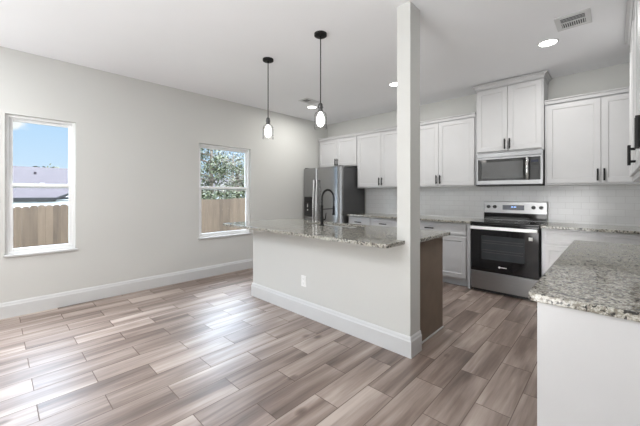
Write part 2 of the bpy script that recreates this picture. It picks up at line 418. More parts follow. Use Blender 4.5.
def window(n, w, label):
    y0, y1, z0, z1 = w
    r = bpy.data.objects.new('window_%d' % n, None); COL.objects.link(r); r.location = (0, (y0 + y1) / 2, z0)
    r['kind'] = 'structure'; r['label'] = label
    hw = (y1 - y0) / 2; h = z1 - z0; zm = 1.375 - z0
    bm = B(); fx0, fx1, t = -0.115, -0.035, 0.028
    box(bm, fx0, fx1, -hw, -hw + t, 0, h); box(bm, fx0, fx1, hw - t, hw, 0, h)
    box(bm, fx0, fx1, -hw + t, hw - t, h - t, h); box(bm, fx0, fx1, -hw + t, hw - t, 0, t)
    obj('window_frame', bm, 'vinyl', r, 0.003)
    for nm, xa, xb, za, zb in (('upper_sash', -0.10, -0.075, zm - 0.025, h - t), ('lower_sash', -0.072, -0.045, t, zm + 0.022)):
        bm = B(); s = 0.032
        box(bm, xa, xb, -hw + t, -hw + t + s, za, zb); box(bm, xa, xb, hw - t - s, hw - t, za, zb)
        box(bm, xa, xb, -hw + t + s, hw - t - s, zb - s, zb); box(bm, xa, xb, -hw + t + s, hw - t - s, za, za + s)
        so = obj(nm, bm, 'vinyl', r, 0.003)
        xm = (xa + xb) / 2
        part_box('pane', 'window_glass', so, xm - 0.002, xm + 0.002, -hw + t + s, hw - t - s, za + s, zb - s)
    part_box('latch', 'vinyl', r, -0.066, -0.050, -0.02, 0.02, zm + 0.0225, zm + 0.030, bevel=0.003)
    part_box('window_sill', 'trim_paint', r, -0.034, 0.022, -hw - 0.012, hw + 0.012, -0.018, 0.004, bevel=0.004)
window(1, W1, 'narrow single-hung window, nearest the left edge')
window(2, W2, 'single-hung window between the long wall and the bar counter')
# glazed patio opening on the same wall, behind the camera
bm = B(); y0, y1, z0, z1 = W3
for a, b in ((y0, y0 + 0.06), (y1 - 0.06, y1), ((y0 + y1) / 2 - 0.04, (y0 + y1) / 2 + 0.04)): box(bm, -0.11, -0.03, a, b, z0, z1)
box(bm, -0.11, -0.03, y0, y1, z0, z0 + 0.06); box(bm, -0.11, -0.03, y0, y1, z1 - 0.06, z1)
struct('window_3', bm, 'vinyl')

BBP = [(0.0, 0.0), (0.016, 0.0), (0.016, 0.125), (0.011, 0.136), (0.009, 0.150), (0.004, 0.160), (0.0, 0.163)]
def baseboard(name, axis, a0, a1, base, sign):
    bm = B(); prism(bm, [(base + sign * p, z) for p, z in BBP], a0, a1, axis)
    return struct(name, bm, 'trim_paint', label='white profiled baseboard')
baseboard('baseboard_left', 'Y', YN, -0.85, 0.0, 1)

# half wall of the bar with its post
HX0, PX0, PX1 = 1.249, 3.284, 3.400
HY0, HY1, PY1 = -2.787, -2.667, -2.618
bm = B(); box(bm, HX0, PX0, HY0, HY1, 0, 0.882)
struct('wall_half', bm, 'wall_paint', label='low greige wall under the bar counter')
bm = B(); box(bm, PX0, PX1, HY0, PY1, 0, H)
struct('trim_1', bm, 'wall_paint', 0.0, label='floor-to-ceiling square post at the end of the low wall')
# baseboard round half wall and post, mitred: outer loop per profile point
def ring_board():
    bm = B(); prof = BBP
    def loop(p):
        return [(HX0 - p, HY1), (HX0 - p, HY0 - p), (PX1 + p, HY0 - p), (PX1 + p, PY1)]
    prev = None
    for p, z in prof:
        vs = [bm.verts.new((x, y, z)) for x, y in loop(p)]
        if prev:
            for i in range(3): bm.faces.new((prev[i], prev[i + 1], vs[i + 1], vs[i]))
        prev = vs
    struct('baseboard_half', bm, 'trim_paint', label='white baseboard wrapped round the low wall and post')
ring_board()

# tiled splashback
bm = B(); box(bm, 1.03, XR, -0.010, 0.0, 0.80, 1.84)
struct('wall_backsplash', bm, 'subway_tile', label='white subway tile splashback')

# ------------------------------------------------------------------ cabinets
def shaker(bm, x0, x1, z0, z1, yf, th=0.02, rail=0.058, dep=0.007):
    """door slab: front at y=yf (faces -y), recessed centre panel"""
    yb = yf + th
    o = [(x0, z0), (x1, z0), (x1, z1), (x0, z1)]
    i1 = [(x0 + rail, z0 + rail), (x1 - rail, z0 + rail), (x1 - rail, z1 - rail), (x0 + rail, z1 - rail)]
    g = 0.006
    i2 = [(x0 + rail + g, z0 + rail + g), (x1 - rail - g, z0 + rail + g), (x1 - rail - g, z1 - rail - g), (x0 + rail + g, z1 - rail - g)]
    c = 0.003
    oc = [(x0 + c, z0 + c), (x1 - c, z0 + c), (x1 - c, z1 - c), (x0 + c, z1 - c)]
    loops = [[bm.verts.new((x, yb, z)) for x, z in o], [bm.verts.new((x, yf + c, z)) for x, z in o], [bm.verts.new((x, yf, z)) for x, z in oc],
             [bm.verts.new((x, yf, z)) for x, z in i1], [bm.verts.new((x, yf + dep, z)) for x, z in i2]]
    for a, b in zip(loops, loops[1:]):
        for k in range(4):
            j = (k + 1) % 4; bm.faces.new((a[k], a[j], b[j], b[k]))
    bm.faces.new(loops[-1]); bm.faces.new(list(reversed(loops[0])))
def pull(parent, x, y, z, L=0.135, vert=True, r=0.0085):
    """black bar pull on two posts, standing off a face that looks to -y"""
    bm = B(); so = 0.032
    if vert:
        tube(bm, [(x, y - so, z - L / 2), (x, y - so, z + L / 2)], r)
        for s in (-1, 1): tube(bm, [(x, y + 0.001, z + s * L * 0.32), (x, y - so, z + s * L * 0.32)], r * 0.8, 8)
    else:
        tube(bm, [(x - L / 2, y - so, z), (x + L / 2, y - so, z)], r)
        for s in (-1, 1): tube(bm, [(x + s * L * 0.32, y + 0.001, z), (x + s * L * 0.32, y - so, z)], r * 0.8, 8)
    return obj('handle', bm, 'black_metal', parent, smooth=True)
def crown(parent, W, D, z, drop=0.05, out=0.035, left=True, right=True):
    """cove crown along the front and returning on the free sides"""
    prof = [(0.0, -drop), (0.006, -drop), (0.008, -drop * .62), (out * .45, -drop * .32), (out * .85, -0.012), (out, -0.008), (out, 0.0), (0.0, 0.0)]
    bm = B(); prev = None
    for p, dz in prof:
        pl = p if left else 0; prr = p if right else 0
        pts = [(-pl, -0.012), (-pl, -D - p), (W + prr, -D - p), (W + prr, -0.012)]
        vs = [bm.verts.new((x, y, z + dz)) for x, y in pts]
        if prev:
            for i in range(3): bm.faces.new((prev[i], prev[i + 1], vs[i + 1], vs[i]))
        prev = vs
    bm.faces.new(prev)
    return obj('crown_moulding', bm, 'cabinet_paint', parent)
def upper(label, loc, rotz, W, D, z0, z1, splits, crown_drop=0.05, crown_out=0.03, cl=True, cr=True, group='upper cabinets', hz=None, stile=0.018, rail=0.022, pulls=True):
    t = thing('wall_cabinet', label, 'cabinet', loc, rotz, group)
    yf = -D + 0.0205
    bm = B(); box(bm, 0.001, W - 0.001, yf, -0.012, z0, z1)
    obj('cabinet_body', bm, 'cabinet_paint', t, 0.002)
    xs = [stile] + list(splits) + [W - stile]
    n = len(xs) - 1
    for i in range(n):
        a = xs[i] + (0.0018 if i else 0); b = xs[i + 1] - (0.0018 if i < n - 1 else 0)
        bm = B(); shaker(bm, a, b, z0 + rail, z1 - crown_drop - 0.012, -D)
        d = obj('door', bm, 'cabinet_paint', t)
        hx = b - 0.026 if i % 2 == 0 else a + 0.026
        if pulls: pull(d, hx, -D, (hz or z0 + 0.115))
    crown(t, W, D - 0.002, z1 + 0.002, crown_drop, crown_out, cl, cr)
    return t
YD = 0.333
ZB = 1.388
FX = 0.035
upper('short white two-door cabinet above the fridge', (FX, 0, 0), 0, 1.001, YD - 0.012, 1.815, 2.435, [0.50], cl=False, cr=False, hz=1.915)
upper('white two-door wall cabinet right of the fridge', (1.040, 0, 0), 0, 1.050, YD, ZB, 2.435, [0.528], cl=False, cr=False)
upper('white two-door wall cabinet left of the microwave', (2.094, 0, 0), 0, 1.040, YD, ZB, 2.435, [0.505], cl=False, cr=False)
upper('raised white two-door cabinet above the microwave, crowned highest', (3.146, 0, 0), 0, 0.782, 0.375, 1.838, 2.785, [0.391], 0.065, 0.042, hz=1.945)
upper('white two-door wall cabinet right of the microwave', (3.932, 0, 0), 0, 1.062, YD, ZB, 2.435, [0.519], cl=False, cr=False)
XF = 4.667  # face of the right-hand wall cabinets
upper('plain white tall wall cabinet at far end of the right-hand run', (XR, -0.76, 0), R(-90), 0.74, XR - XF, 1.405, 2.775, [], 0.06, 0.035, group='upper cabinets on the right wall', cr=False, rail=0.045, pulls=False)
upper('white wall cabinet with black bar pulls, middle of the right-hand run', (XR, -1.502, 0), R(-90), 1.00, XR - XF, 1.405, 2.775, [0.50], 0.06, 0.035, group='upper cabinets on the right wall', cl=False, cr=False, hz=1.553, rail=0.045)
upper('white wall cabinet nearest the camera at right edge', (XR, -2.504, 0), R(-90), 1.24, XR - XF, 1.405, 2.775, [0.62], 0.06, 0.035, group='upper cabinets on the right wall', cl=False, hz=1.553, rail=0.045)

def base(label, loc, rotz, W, cols, D=0.61, group='base cabinets', hollow=False, sidepanel=None, pulls=True):
    """cols: list of (width, ndoors)"""
    t = thing('base_cabinet', label, 'cabinet', loc, rotz, group)
    bm = B()
    if hollow:      # open-topped carcass that takes the sink
        a, b, c, d = 0.001, W - 0.001, -D + 0.0205, -0.012
        box(bm, a, b, c, c + 0.018, 0.10, 0.883); box(bm, a, b, d - 0.018, d, 0.10, 0.883)
        box(bm, a, a + 0.018, c + 0.018, d - 0.018, 0.10, 0.883); box(bm, b - 0.018, b, c + 0.018, d - 0.018, 0.10, 0.883)
        box(bm, a + 0.018, b - 0.018, c + 0.018, d - 0.018, 0.10, 0.118)
    else: box(bm, 0.001, W - 0.001, -D + 0.0205, -0.012, 0.10, 0.883)
    obj('cabinet_body', bm, 'cabinet_paint', t, 0 if hollow else 0.002)
    part_box('toe_kick', 'cabinet_paint', t, 0.001, W - 0.001, -D + 0.085, -0.012, 0.0, 0.0995)
    x = 0
    for w, nd in cols:
        a, b = x + 0.016, x + w - 0.016
        bm = B()
        shaker(bm, a, b, 0.712, 0.862, -D, rail=0.03, dep=0.0035)
        d = obj('drawer', bm, 'cabinet_paint', t)
        if pulls: pull(d, (a + b) / 2, -D, 0.787, vert=False)
        e = [a, b] if nd == 1 else [a, (a + b) / 2, b]
        for i in range(nd):
            aa = e[i] + (0.0018 if i else 0); bb = e[i + 1] - (0.0018 if i < nd - 1 else 0)
            bm = B(); shaker(bm, aa, bb, 0.122, 0.690, -D)
            d = obj('door', bm, 'cabinet_paint', t)
            hx = bb - 0.028 if i == 0 and nd == 2 else aa + 0.028
            if pulls: pull(d, hx, -D, 0.60)
        x += w
    return t
base('white base cabinet beside the fridge', (1.045, 0, 0), 0, 1.015, [(0.49, 1), (0.525, 1)])
base('white base cabinet left of the range', (2.062, 0, 0), 0, 1.048, [(1.048, 2)])
part_box('side_filler', 'cabinet_paint', COL.objects['base_cabinet.001'], 1.0485, 1.085, -0.60, -0.012, 0.0, 0.883, bevel=0.001)
base('white base cabinet right of the range', (3.935, 0, 0), 0, 1.06, [(0.50, 1), (0.56, 1)], pulls=False)

# worktops on the back wall
def slab(name, label, outer, holes=(), cat='countertop', group=None, z0=0.884, z1=0.914):
    bm = B(); poly_slab(bm, outer, z0, z1, holes)
    o = obj(name, bm, 'granite', None, 0.004, seg=3)
    return tag(o, label, cat, group)
def rect(x0, x1, y0, y1): return [(x0, y0), (x1, y0), (x1, y1), (x0, y1)]
slab('countertop', 'granite countertop between the fridge and the range', rect(1.045, 3.158, -0.64, -0.011))
slab('countertop', 'granite countertop right of the range, along the tiled wall', rect(3.934, 4.998, -0.64, -0.011))

# ------------------------------------------------------------------ right-hand counter run in the foreground
PX, PN, PF = 4.324, -3.645, -1.80
t = base('white base cabinet run with plain end panel, nearest the camera', (XR, PF - 0.02, 0), R(-90), (PF - 0.02) - (PN + 0.03), [(0.60, 1), (0.60, 1), (0.595, 1)], D=XR - PX - 0.03, group='base cabinets')
wd = (PF - 0.02) - (PN + 0.03)
part_box('end_panel', 'cabinet_paint', t, wd - 0.0005, wd + 0.012, -(XR - PX - 0.028), -0.012, 0.0, 0.883, bevel=0.002)
def rounded(x0, x1, y0, y1, r, corners):
    pts = []
    for (cx, cy, a0, key) in ((x0 + r, y0 + r, 180, 'bl'), (x1 - r, y0 + r, 270, 'br'), (x1 - r, y1 - r, 0, 'tr'), (x0 + r, y1 - r, 90, 'tl')):
        if key in corners:
            for k in range(7):
                a = R(a0 + 15 * k); pts.append((cx + r * math.cos(a), cy + r * math.sin(a)))
        else:
            pts.append((x0 if 'l' in key else x1, y0 if 'b' in key else y1))
    return pts
slab('countertop', 'granite countertop in the right foreground', rounded(PX, 4.998, PN, PF, 0.025, ('bl', 'tl')))

# ------------------------------------------------------------------ island behind the low wall
IX1 = 3.348
t = base('island base cabinet with unpainted brown end panel', (IX1, HY1 + 0.002, 0), R(180), IX1 - HX0 - 0.02, [(0.48, 1), (0.90, 2), (0.69, 2)], D=0.63, hollow=True)
part_box('end_panel', 'brown_panel', t, -0.012, 0.0, -0.61, -0.072, 0.0, 0.883, bevel=0.001)
part_box('shoe_strip', 'trim_paint', t, -0.020, -0.0125, -0.61, -0.072, 0.0, 0.012)
# plan of the bar counter, notched round the post, with a sink cut-out
CX0, CY0, CY1 = 0.965, -3.06, -1.965
SK = (1.78, 2.50, -2.335, -2.06)
rc = 0.035
out = []
for k in range(7):
    a = R(180 + 15 * k); out.append((CX0 + rc + rc * math.cos(a), CY0 + rc + rc * math.sin(a)))
for k in range(7):
    a = R(270 + 15 * k); out.append((3.355 - rc + rc * math.cos(a), CY0 + rc + rc * math.sin(a)))
out += [(3.355, HY0 - 0.001), (PX0 - 0.001, HY0 - 0.001), (PX0 - 0.001, PY1 + 0.001), (3.40, PY1 + 0.001), (3.40, CY1), (CX0, CY1)]
slab('countertop', 'granite bar countertop wrapped round the post', out, [rounded(SK[0], SK[1], SK[2], SK[3], 0.02, ('bl', 'br', 'tr', 'tl'))])
# sink
t = thing('kitchen_sink', 'undermount stainless sink set in the bar counter', 'sink', ((SK[0] + SK[1]) / 2, (SK[2] + SK[3]) / 2, 0.884))
bm = B(); w, d = (SK[1] - SK[0]) / 2 + 0.004, (SK[3] - SK[2]) / 2 + 0.004
prev = None
for e, z in ((0.02, -0.001), (0.0, -0.001), (0.0, -0.17), (-0.02, -0.195), (-0.20, -0.20)):
    vs = [bm.verts.new((x, y, z)) for x, y in ((-w - e, -d - e), (w + e, -d - e), (w + e, d + e), (-w - e, d + e))] if e > -0.1 else [bm.verts.new((x, y, z)) for x, y in ((-.05, -.05), (.05, -.05), (.05, .05), (-.05, .05))]
    if prev:
        for k in range(4): bm.faces.new((prev[k], prev[(k + 1) % 4], vs[(k + 1) % 4], vs[k]))
    prev = vs
bm.faces.new(prev); obj('basin', bm, 'satin_steel', t)
bm = B(); lathe(bm, [(0.045, -0.198), (0.045, -0.194), (0.02, -0.196)]); obj('drain', bm, 'chrome', t, smooth=True)

# faucet: spring gooseneck
FXY = (2.07, -2.385)
t = thing('kitchen_faucet', 'tall black spring faucet arched over the island sink', 'faucet', (FXY[0], FXY[1], 0.914))
bm = B(); lathe(bm, [(0.028, 0), (0.028, 0.008), (0.020, 0.014), (0.019, 0.10), (0.016, 0.105), (0.0135, 0.11), (0.0135, 0.215), (0.016, 0.22), (0.016, 0.235), (0.008, 0.24)]); obj('base', bm, 'black_metal', t, smooth=True)
arc = [(0, 0, 0.235), (0, 0, 0.31)]
for k in range(0, 13):
    a = R(180 - 15 * k); arc.append((0, 0.105 + 0.105 * math.cos(a), 0.313 + 0.105 * math.sin(a)))
arc += [(0, 0.21, 0.25), (0, 0.21, 0.225)]
bm = B(); tube(bm, arc, 0.006, 8); hose = obj('hose', bm, 'black_metal', t, smooth=True)
# spring coil round the hose
def coil(path, turns, rad, wr):
    P = [Vector(p) for p in path]; cum = [0]
    for a, b in zip(P, P[1:]): cum.append(cum[-1] + (b - a).length)
    pts = []
    n = turns * 9
    for i in range(n + 1):
        s = cum[-1] * i / n; k = max(j for j in range(len(P) - 1) if cum[j] <= s + 1e-9)
        f = (s - cum[k]) / max(1e-9, cum[k + 1] - cum[k]); p = P[k].lerp(P[k + 1], min(1, f)); d = (P[k + 1] - P[k]).normalized()
        u = Vector((1, 0, 0)); w_ = d.cross(u); a = 2 * math.pi * i / 9
        pts.append(p + (u * math.cos(a) + w_ * math.sin(a)) * rad)
    return pts
bm = B(); tube(bm, coil(arc, 42, 0.0105, 0.002), 0.0026, 5); obj('spring', bm, 'black_metal', t, smooth=True)
bm = B(); lathe(bm, [(0.010, 0.228), (0.014, 0.22), (0.016, 0.15), (0.019, 0.12), (0.019, 0.112)], (0, 0.21, 0)); obj('spray_head', bm, 'black_metal', t, smooth=True)
bm = B(); tube(bm, [(0, 0.0, 0.19), (0, 0.192, 0.19)], 0.006, 8); lathe(bm, [(0.021, 0.182), (0.021, 0.198)], (0, 0.21, 0)); obj('holder_arm', bm, 'black_metal', t, smooth=True)
bm = B(); tube(bm, [(0.015, 0, 0.07), (0.045, 0, 0.072), (0.052, 0, 0.078), (0.066, 0, 0.15)], [0.009, 0.009, 0.007, 0.004], 8); obj('lever', bm, 'black_metal', t, smooth=True)

# ------------------------------------------------------------------ outlet in the low wall
def outlet(loc, rotz, label):
    t = thing('wall_outlet', label, 'outlet', loc, rotz)
    part_box('plate', 'outlet_plastic', t, -0.036, 0.036, -0.006, -0.0005, -0.058, 0.058, bevel=0.002)
    for s in (-1, 1):
        bm = B(); box(bm, -0.017, 0.017, -0.0085, -0.0055, s * 0.024 - 0.016, s * 0.024 + 0.016); f = obj('socket', bm, 'outlet_plastic', t, 0.001)
        bm = B()
        for x in (-0.006, 0.006): box(bm, x - 0.0011, x + 0.0011, -0.0088, -0.0083, s * 0.024 - 0.002, s * 0.024 + 0.008)
        box(bm, -0.002, 0.002, -0.0088, -0.0083, s * 0.024 - 0.011, s * 0.024 - 0.007); obj('slots', bm, 'black_plastic', f)
outlet((2.186, HY0, 0.365), 0, 'white duplex outlet low on the bar half wall')

# ------------------------------------------------------------------ refrigerator
def fridge():
    x0, x1 = 0.022, 1.008; W = x1 - x0
    t = thing('refrigerator', 'stainless side-by-side refrigerator in the corner', 'refrigerator', (x0, 0, 0))
    part_box('cabinet_body', 'fridge_side', t, 0.006, W - 0.006, -0.685, -0.03, 0.03, 1.775, bevel=0.004)
    part_box('base_grille', 'black_plastic', t, 0.01, W - 0.01, -0.665, -0.05, 0.0, 0.03)
    def door(nm, a, b, hx):
        bm = B(); n = 10; yb, yf, bulge = -0.692, -0.756, 0.015
        rows = []
        for z in (0.045, 0.050, 1.780, 1.785):
            ins = 0.006 if z in (0.045, 1.785) else 0
            row = [bm.verts.new((a, yb, z))]
            for k in range(n + 1):
                s = k / n; x = a + 0.0 + (b - a) * s
                y = yf - bulge * (1 - (2 * s - 1) ** 2) + ins
                if k in (0, n): y += 0.012
                row.append(bm.verts.new((x, y, z)))
            row.append(bm.verts.new((b, yb, z))); rows.append(row)
        for r1, r2 in zip(rows, rows[1:]):
            for k in range(len(r1)): j = (k + 1) % len(r1); bm.faces.new((r1[k], r1[j], r2[j], r2[k]))
        bm.faces.new(rows[0]); bm.faces.new(rows[-1])
        d = obj(nm, bm, 'fridge_steel', t, smooth=True)
        bm = B(); zs = [0.42 + 1.12 * k / 12 for k in range(13)]
        pts = [(hx, -0.765, zs[0])] + [(hx, -0.795 - 0.028 * math.sin(math.pi * k / 12), z) for k, z in enumerate(zs)] + [(hx, -0.765, zs[-1])]
        tube(bm, pts, 0.013, 10); obj('handle', bm, 'chrome', d, smooth=True)
        return d
    fz = door('freezer_door', 0.0, 0.374, 0.338)
    door('fridge_door', 0.380, W, 0.416)
    bm = B(); box(bm, 0.060, 0.275, -0.790, -0.755, 0.84, 1.225); dp = obj('water_dispenser', bm, 'black_plastic', fz, 0.006)
    part_box('control_panel', 'black_glass', dp, 0.070, 0.265, -0.792, -0.789, 1.12, 1.215)
    bm = B(); box(bm, 0.155, 0.18, -0.805, -0.789, 1.02, 1.09); obj('dispenser_nozzle', bm, 'chrome', dp, 0.002)
    part_box('paddle', 'chrome', dp, 0.15, 0.185, -0.80, -0.789, 0.955, 0.985)
    for x in (0.06, W - 0.06): part_box('hinge_cap', 'black_plastic', t, x - 0.03, x + 0.03, -0.74, -0.64, 1.786, 1.80, bevel=0.003)
fridge()

# ------------------------------------------------------------------ range
def stove():
    x0, W = 3.166, 0.760
    t = thing('electric_range', 'freestanding black and stainless electric range', 'range', (x0, 0, 0))
    part_box('range_body', 'black_plastic', t, 0.002, W - 0.002, -0.615, -0.03, 0.04, 0.900, bevel=0.002)
    part_box('kick_plate', 'black_plastic', t, 0.02, W - 0.02, -0.58, -0.05, 0.0, 0.0395)
    ct = part_box('cooktop', 'black_glass', t, 0.0, W, -0.668, -0.072, 0.902, 0.918, bevel=0.004)
    for x, y, r in ((0.20, -0.50, 0.10), (0.56, -0.50, 0.08), (0.20, -0.22, 0.075), (0.56, -0.22, 0.10)):
        bm = B(); lathe(bm, [(r - 0.003, 0.9181), (r - 0.003, 0.9186), (r, 0.9186), (r, 0.9181)], (x, y, 0), caps=False); obj('burner_ring', bm, 'pewter', ct)
    dr = part_box('drawer', 'stainless', t, 0.004, W - 0.004, -0.652, -0.616, 0.045, 0.272, bevel=0.005)
    dm = B(); box(dm, 0.004, W - 0.004, -0.655, -0.616, 0.280, 0.893); od = obj('oven_door', dm, 'black_glass', t, 0.005)
    part_box('window_pane', 'oven_window', od, 0.135, 0.615, -0.6565, -0.6545, 0.440, 0.745, bevel=0.001)
    bm = B()
    for z in (0.53, 0.56, 0.65, 0.68): box(bm, 0.15, 0.60, -0.6572, -0.6566, z, z + 0.003)
    obj('rack', bm, 'pewter', od)
    bm = B(); box(bm, 0.012, W - 0.012, -0.705, -0.690, 0.826, 0.866)
    for x in (0.03, W - 0.03): box(bm, x - 0.013, x + 0.013, -0.691, -0.654, 0.832, 0.860)
    obj('handle', bm, 'satin_steel', od, 0.004)
    part_box('sticker', 'sticker', od, 0.655, 0.695, -0.6565, -0.6548, 0.725, 0.765)
    bm = B(); lathe(bm, [(0.0, -0.6562), (0.013, -0.6562)], (0.345, 0, 0.356), 'Y', caps=False)
    box(bm, 0.355, 0.425, -0.6562, -0.6552, 0.352, 0.361)
    obj('maker_mark', bm, 'sticker', od)
    # back panel
    bm = B(); prism(bm, [(-0.072, 0.905), (-0.072, 1.175), (-0.030, 1.175), (-0.030, 0.905)], 0.0, W)
    cp = obj('backguard', bm, 'stainless', t, 0.004)
    part_box('lower_band', 'black_glass', cp, 0.004, W - 0.004, -0.0745, -0.0715, 0.920, 1.015)
    part_box('display_panel', 'display', cp, 0.245, 0.505, -0.0745, -0.0715, 1.060, 1.128)
    bm = B()
    for x in (0.352, 0.367, 0.386, 0.401): box(bm, x, x + 0.009, -0.0752, -0.0744, 1.092, 1.110)
    obj('display_digits', bm, 'display_digits', cp)
    for x in (0.065, 0.145, 0.610, 0.695):
        bm = B(); lathe(bm, [(0.024, -0.072), (0.024, -0.080), (0.021, -0.098), (0.018, -0.100)], (x, 0, 1.100), 'Y')
        box(bm, x - 0.003, x + 0.003, -0.106, -0.099, 1.082, 1.118)
        obj('knob', bm, 'black_plastic', cp, smooth=True)
stove()

# ------------------------------------------------------------------ microwave
def microwave():
    x0, W, D = 3.162, 0.764, 0.40
    t = thing('microwave', 'stainless over-the-range microwave under the raised cabinet', 'microwave', (x0, 0, 0))
    z0, z1 = 1.398, 1.836
    part_box('case', 'black_plastic', t, 0.002, W - 0.002, -D + 0.030, -0.012, z0 + 0.012, z1, bevel=0.002)
    part_box('vent_base', 'black_plastic', t, 0.01, W - 0.01, -D + 0.01, -0.03, z0 - 0.006, z0 + 0.011, bevel=0.002)
    part_box('top_vent', 'stainless', t, 0.0, W, -D, -D + 0.029, z1 - 0.058, z1 - 0.002, bevel=0.003)
    bm = B(); box(bm, 0.0, W, -D, -D + 0.029, z0 + 0.012, z1 - 0.060); d = obj('door', bm, 'stainless', t, 0.003)
    part_box('door_glass', 'black_glass', d, 0.022, 0.738, -D - 0.002, -D + 0.001, z0 + 0.065, z1 - 0.085, bevel=0.001)
    part_box('window_mesh', 'microwave_window', d, 0.07, 0.555, -D - 0.003, -D - 0.0015, z0 + 0.095, z1 - 0.125)
    bm = B(); n = 10; zz0, zz1 = z0 + 0.085, z1 - 0.10
    tube(bm, [(0.604, -D - 0.001, zz0)] + [(0.604, -D - 0.022 - 0.02 * math.sin(math.pi * k / n), zz0 + (zz1 - zz0) * k / n) for k in range(n + 1)] + [(0.604, -D - 0.001, zz1)], 0.018, 10)
    obj('handle', bm, 'chrome', d, smooth=True)
    cp = part_box('control_panel', 'black_plastic', t, 0.630, 0.728, -D - 0.0035, -D - 0.0021, z0 + 0.065, z1 - 0.085, bevel=0.001)
    part_box('display', 'display', cp, 0.642, 0.716, -D - 0.0045, -D - 0.0034, z1 - 0.155, z1 - 0.12)
    bm = B()
    for i in range(3):
        for j in range(6): box(bm, 0.640 + i * 0.026, 0.657 + i * 0.026, -D - 0.0042, -D - 0.0034, z0 + 0.085 + j * 0.027, z0 + 0.10 + j * 0.027)
    obj('keypad', bm, 'microwave_window', cp)
microwave()

# ------------------------------------------------------------------ pendants, recessed lights, vents
def pendant(loc, label):
    t = thing('pendant_lamp', label, 'lamp', loc, 0, 'pendant lamps over the bar')
    bm = B(); lathe(bm, [(0.060, 0.0), (0.060, -0.020), (0.052, -0.026), (0.012, -0.028), (0.010, -0.04)]); obj('ceiling_canopy', bm, 'black_metal', t, smooth=True)
    bm = B(); tube(bm, [(0, 0, -0.035), (0, 0, -0.665)], 0.005, 8); obj('rod', bm, 'black_metal', t, smooth=True)
    bm = B(); lathe(bm, [(0.008, -0.655), (0.020, -0.665), (0.023, -0.680), (0.023, -0.690), (0.026, -0.692), (0.026, -0.700), (0.022, -0.704), (0.022, -0.728), (0.026, -0.730), (0.026, -0.738), (0.018, -0.742)]); obj('socket', bm, 'pewter', t, smooth=True)
    bm = B(); lathe(bm, [(0.014, -0.741), (0.018, -0.752), (0.032, -0.785), (0.038, -0.815), (0.036, -0.845), (0.022, -0.872), (0.002, -0.882)]); obj('bulb', bm, 'bulb_glow', t, smooth=True)
    bm = B(); lathe(bm, [(0.027, -0.735), (0.048, -0.748), (0.057, -0.765), (0.060, -0.79), (0.061, -0.893), (0.062, -0.898), (0.058, -0.898), (0.057, -0.892), (0.056, -0.79), (0.052, -0.767)], caps=False)
    obj('glass_shade', bm, 'jar_glass', t, smooth=True, flat=True)
pendant((1.74, -2.92, H), 'clear glass jar pendant lamp, left one over the bar')
pendant((2.549, -2.915, H), 'clear glass jar pendant lamp nearest the post')

def can(loc, label, watts=13.5):
    t = thing('recessed_light', label, 'ceiling light', loc, 0, 'recessed ceiling lights')
    bm = B(); lathe(bm, [(0.090, 0.0), (0.090, -0.004), (0.078, -0.008), (0.072, -0.002), (0.072, 0.0)], caps=False); obj('trim_ring', bm, 'trim_paint', t, smooth=True)
    bm = B(); lathe(bm, [(0.071, -0.001), (0.071, -0.004), (0.0, -0.005)], caps=False); obj('lens', bm, 'lamp_glow', t, smooth=True)
    l = light('downlight', 'AREA', (0, 0, -0.012), (0, 0, 0), watts, (1, 0.985, 0.955), shape='DISK', size=0.13)
    l.parent = t
can((4.078, -1.215, H), 'glowing recessed light in front of the ceiling vent at right')
can((0.736, -1.222, H), 'glowing recessed light beside the small ceiling vent')
can((2.368, -1.228, H), 'glowing recessed light just left of the post')

def vent(loc, rotz, w, h, label):
    t = thing('ceiling_vent', label, 'vent', loc, rotz, 'ceiling vents')
    bm = B(); f = 0.038
    box(bm, -w / 2, w / 2, -h / 2, -h / 2 + f, -0.008, 0); box(bm, -w / 2, w / 2, h / 2 - f, h / 2, -0.008, 0)
    box(bm, -w / 2, -w / 2 + f, -h / 2 + f, h / 2 - f, -0.008, 0); box(bm, w / 2 - f, w / 2, -h / 2 + f, h / 2 - f, -0.008, 0)
    obj('frame', bm, 'trim_paint', t, 0.002)
    part_box('backing', 'black_plastic', t, -w / 2 + f, w / 2 - f, -h / 2 + f, h / 2 - f, -0.0015, 0)
    bm = B(); n = 4
    for k in range(n):                       # near half: slats across
        y = -h / 2 + f + (k + 0.5) * (h / 2 - f - 0.004) / n
        prism(bm, [(y, -0.002), (y + 0.0012, -0.002), (y + 0.002, -0.0045), (y + 0.0008, -0.0045)], -w / 2 + f, w / 2 - f)
    box(bm, -w / 2 + f, w / 2 - f, -0.004, 0.004, -0.008, -0.0016)
    m_ = 11
    for k in range(m_):                      # far half: slats lengthwise
        x = -w / 2 + f + (k + 0.5) * (w - 2 * f) / m_
        box(bm, x - 0.003, x + 0.003, 0.004, h / 2 - f, -0.006, -0.0016)
    obj('louvre', bm, 'trim_paint', t)
vent((4.30, -1.56, H), 0, 0.24, 0.28, 'white louvred ceiling vent behind the right-hand recessed light')
vent((0.95, -1.50, H), 0, 0.20, 0.30, 'small ceiling vent between the two pendant lamps')

# ------------------------------------------------------------------ outside
GZ = -0.75
bm = B(); box(bm, -60, -WT - 0.01, -40, 40, GZ - 0.2, GZ)
o = struct('ground', bm, 'grass', label='grass of the yard')
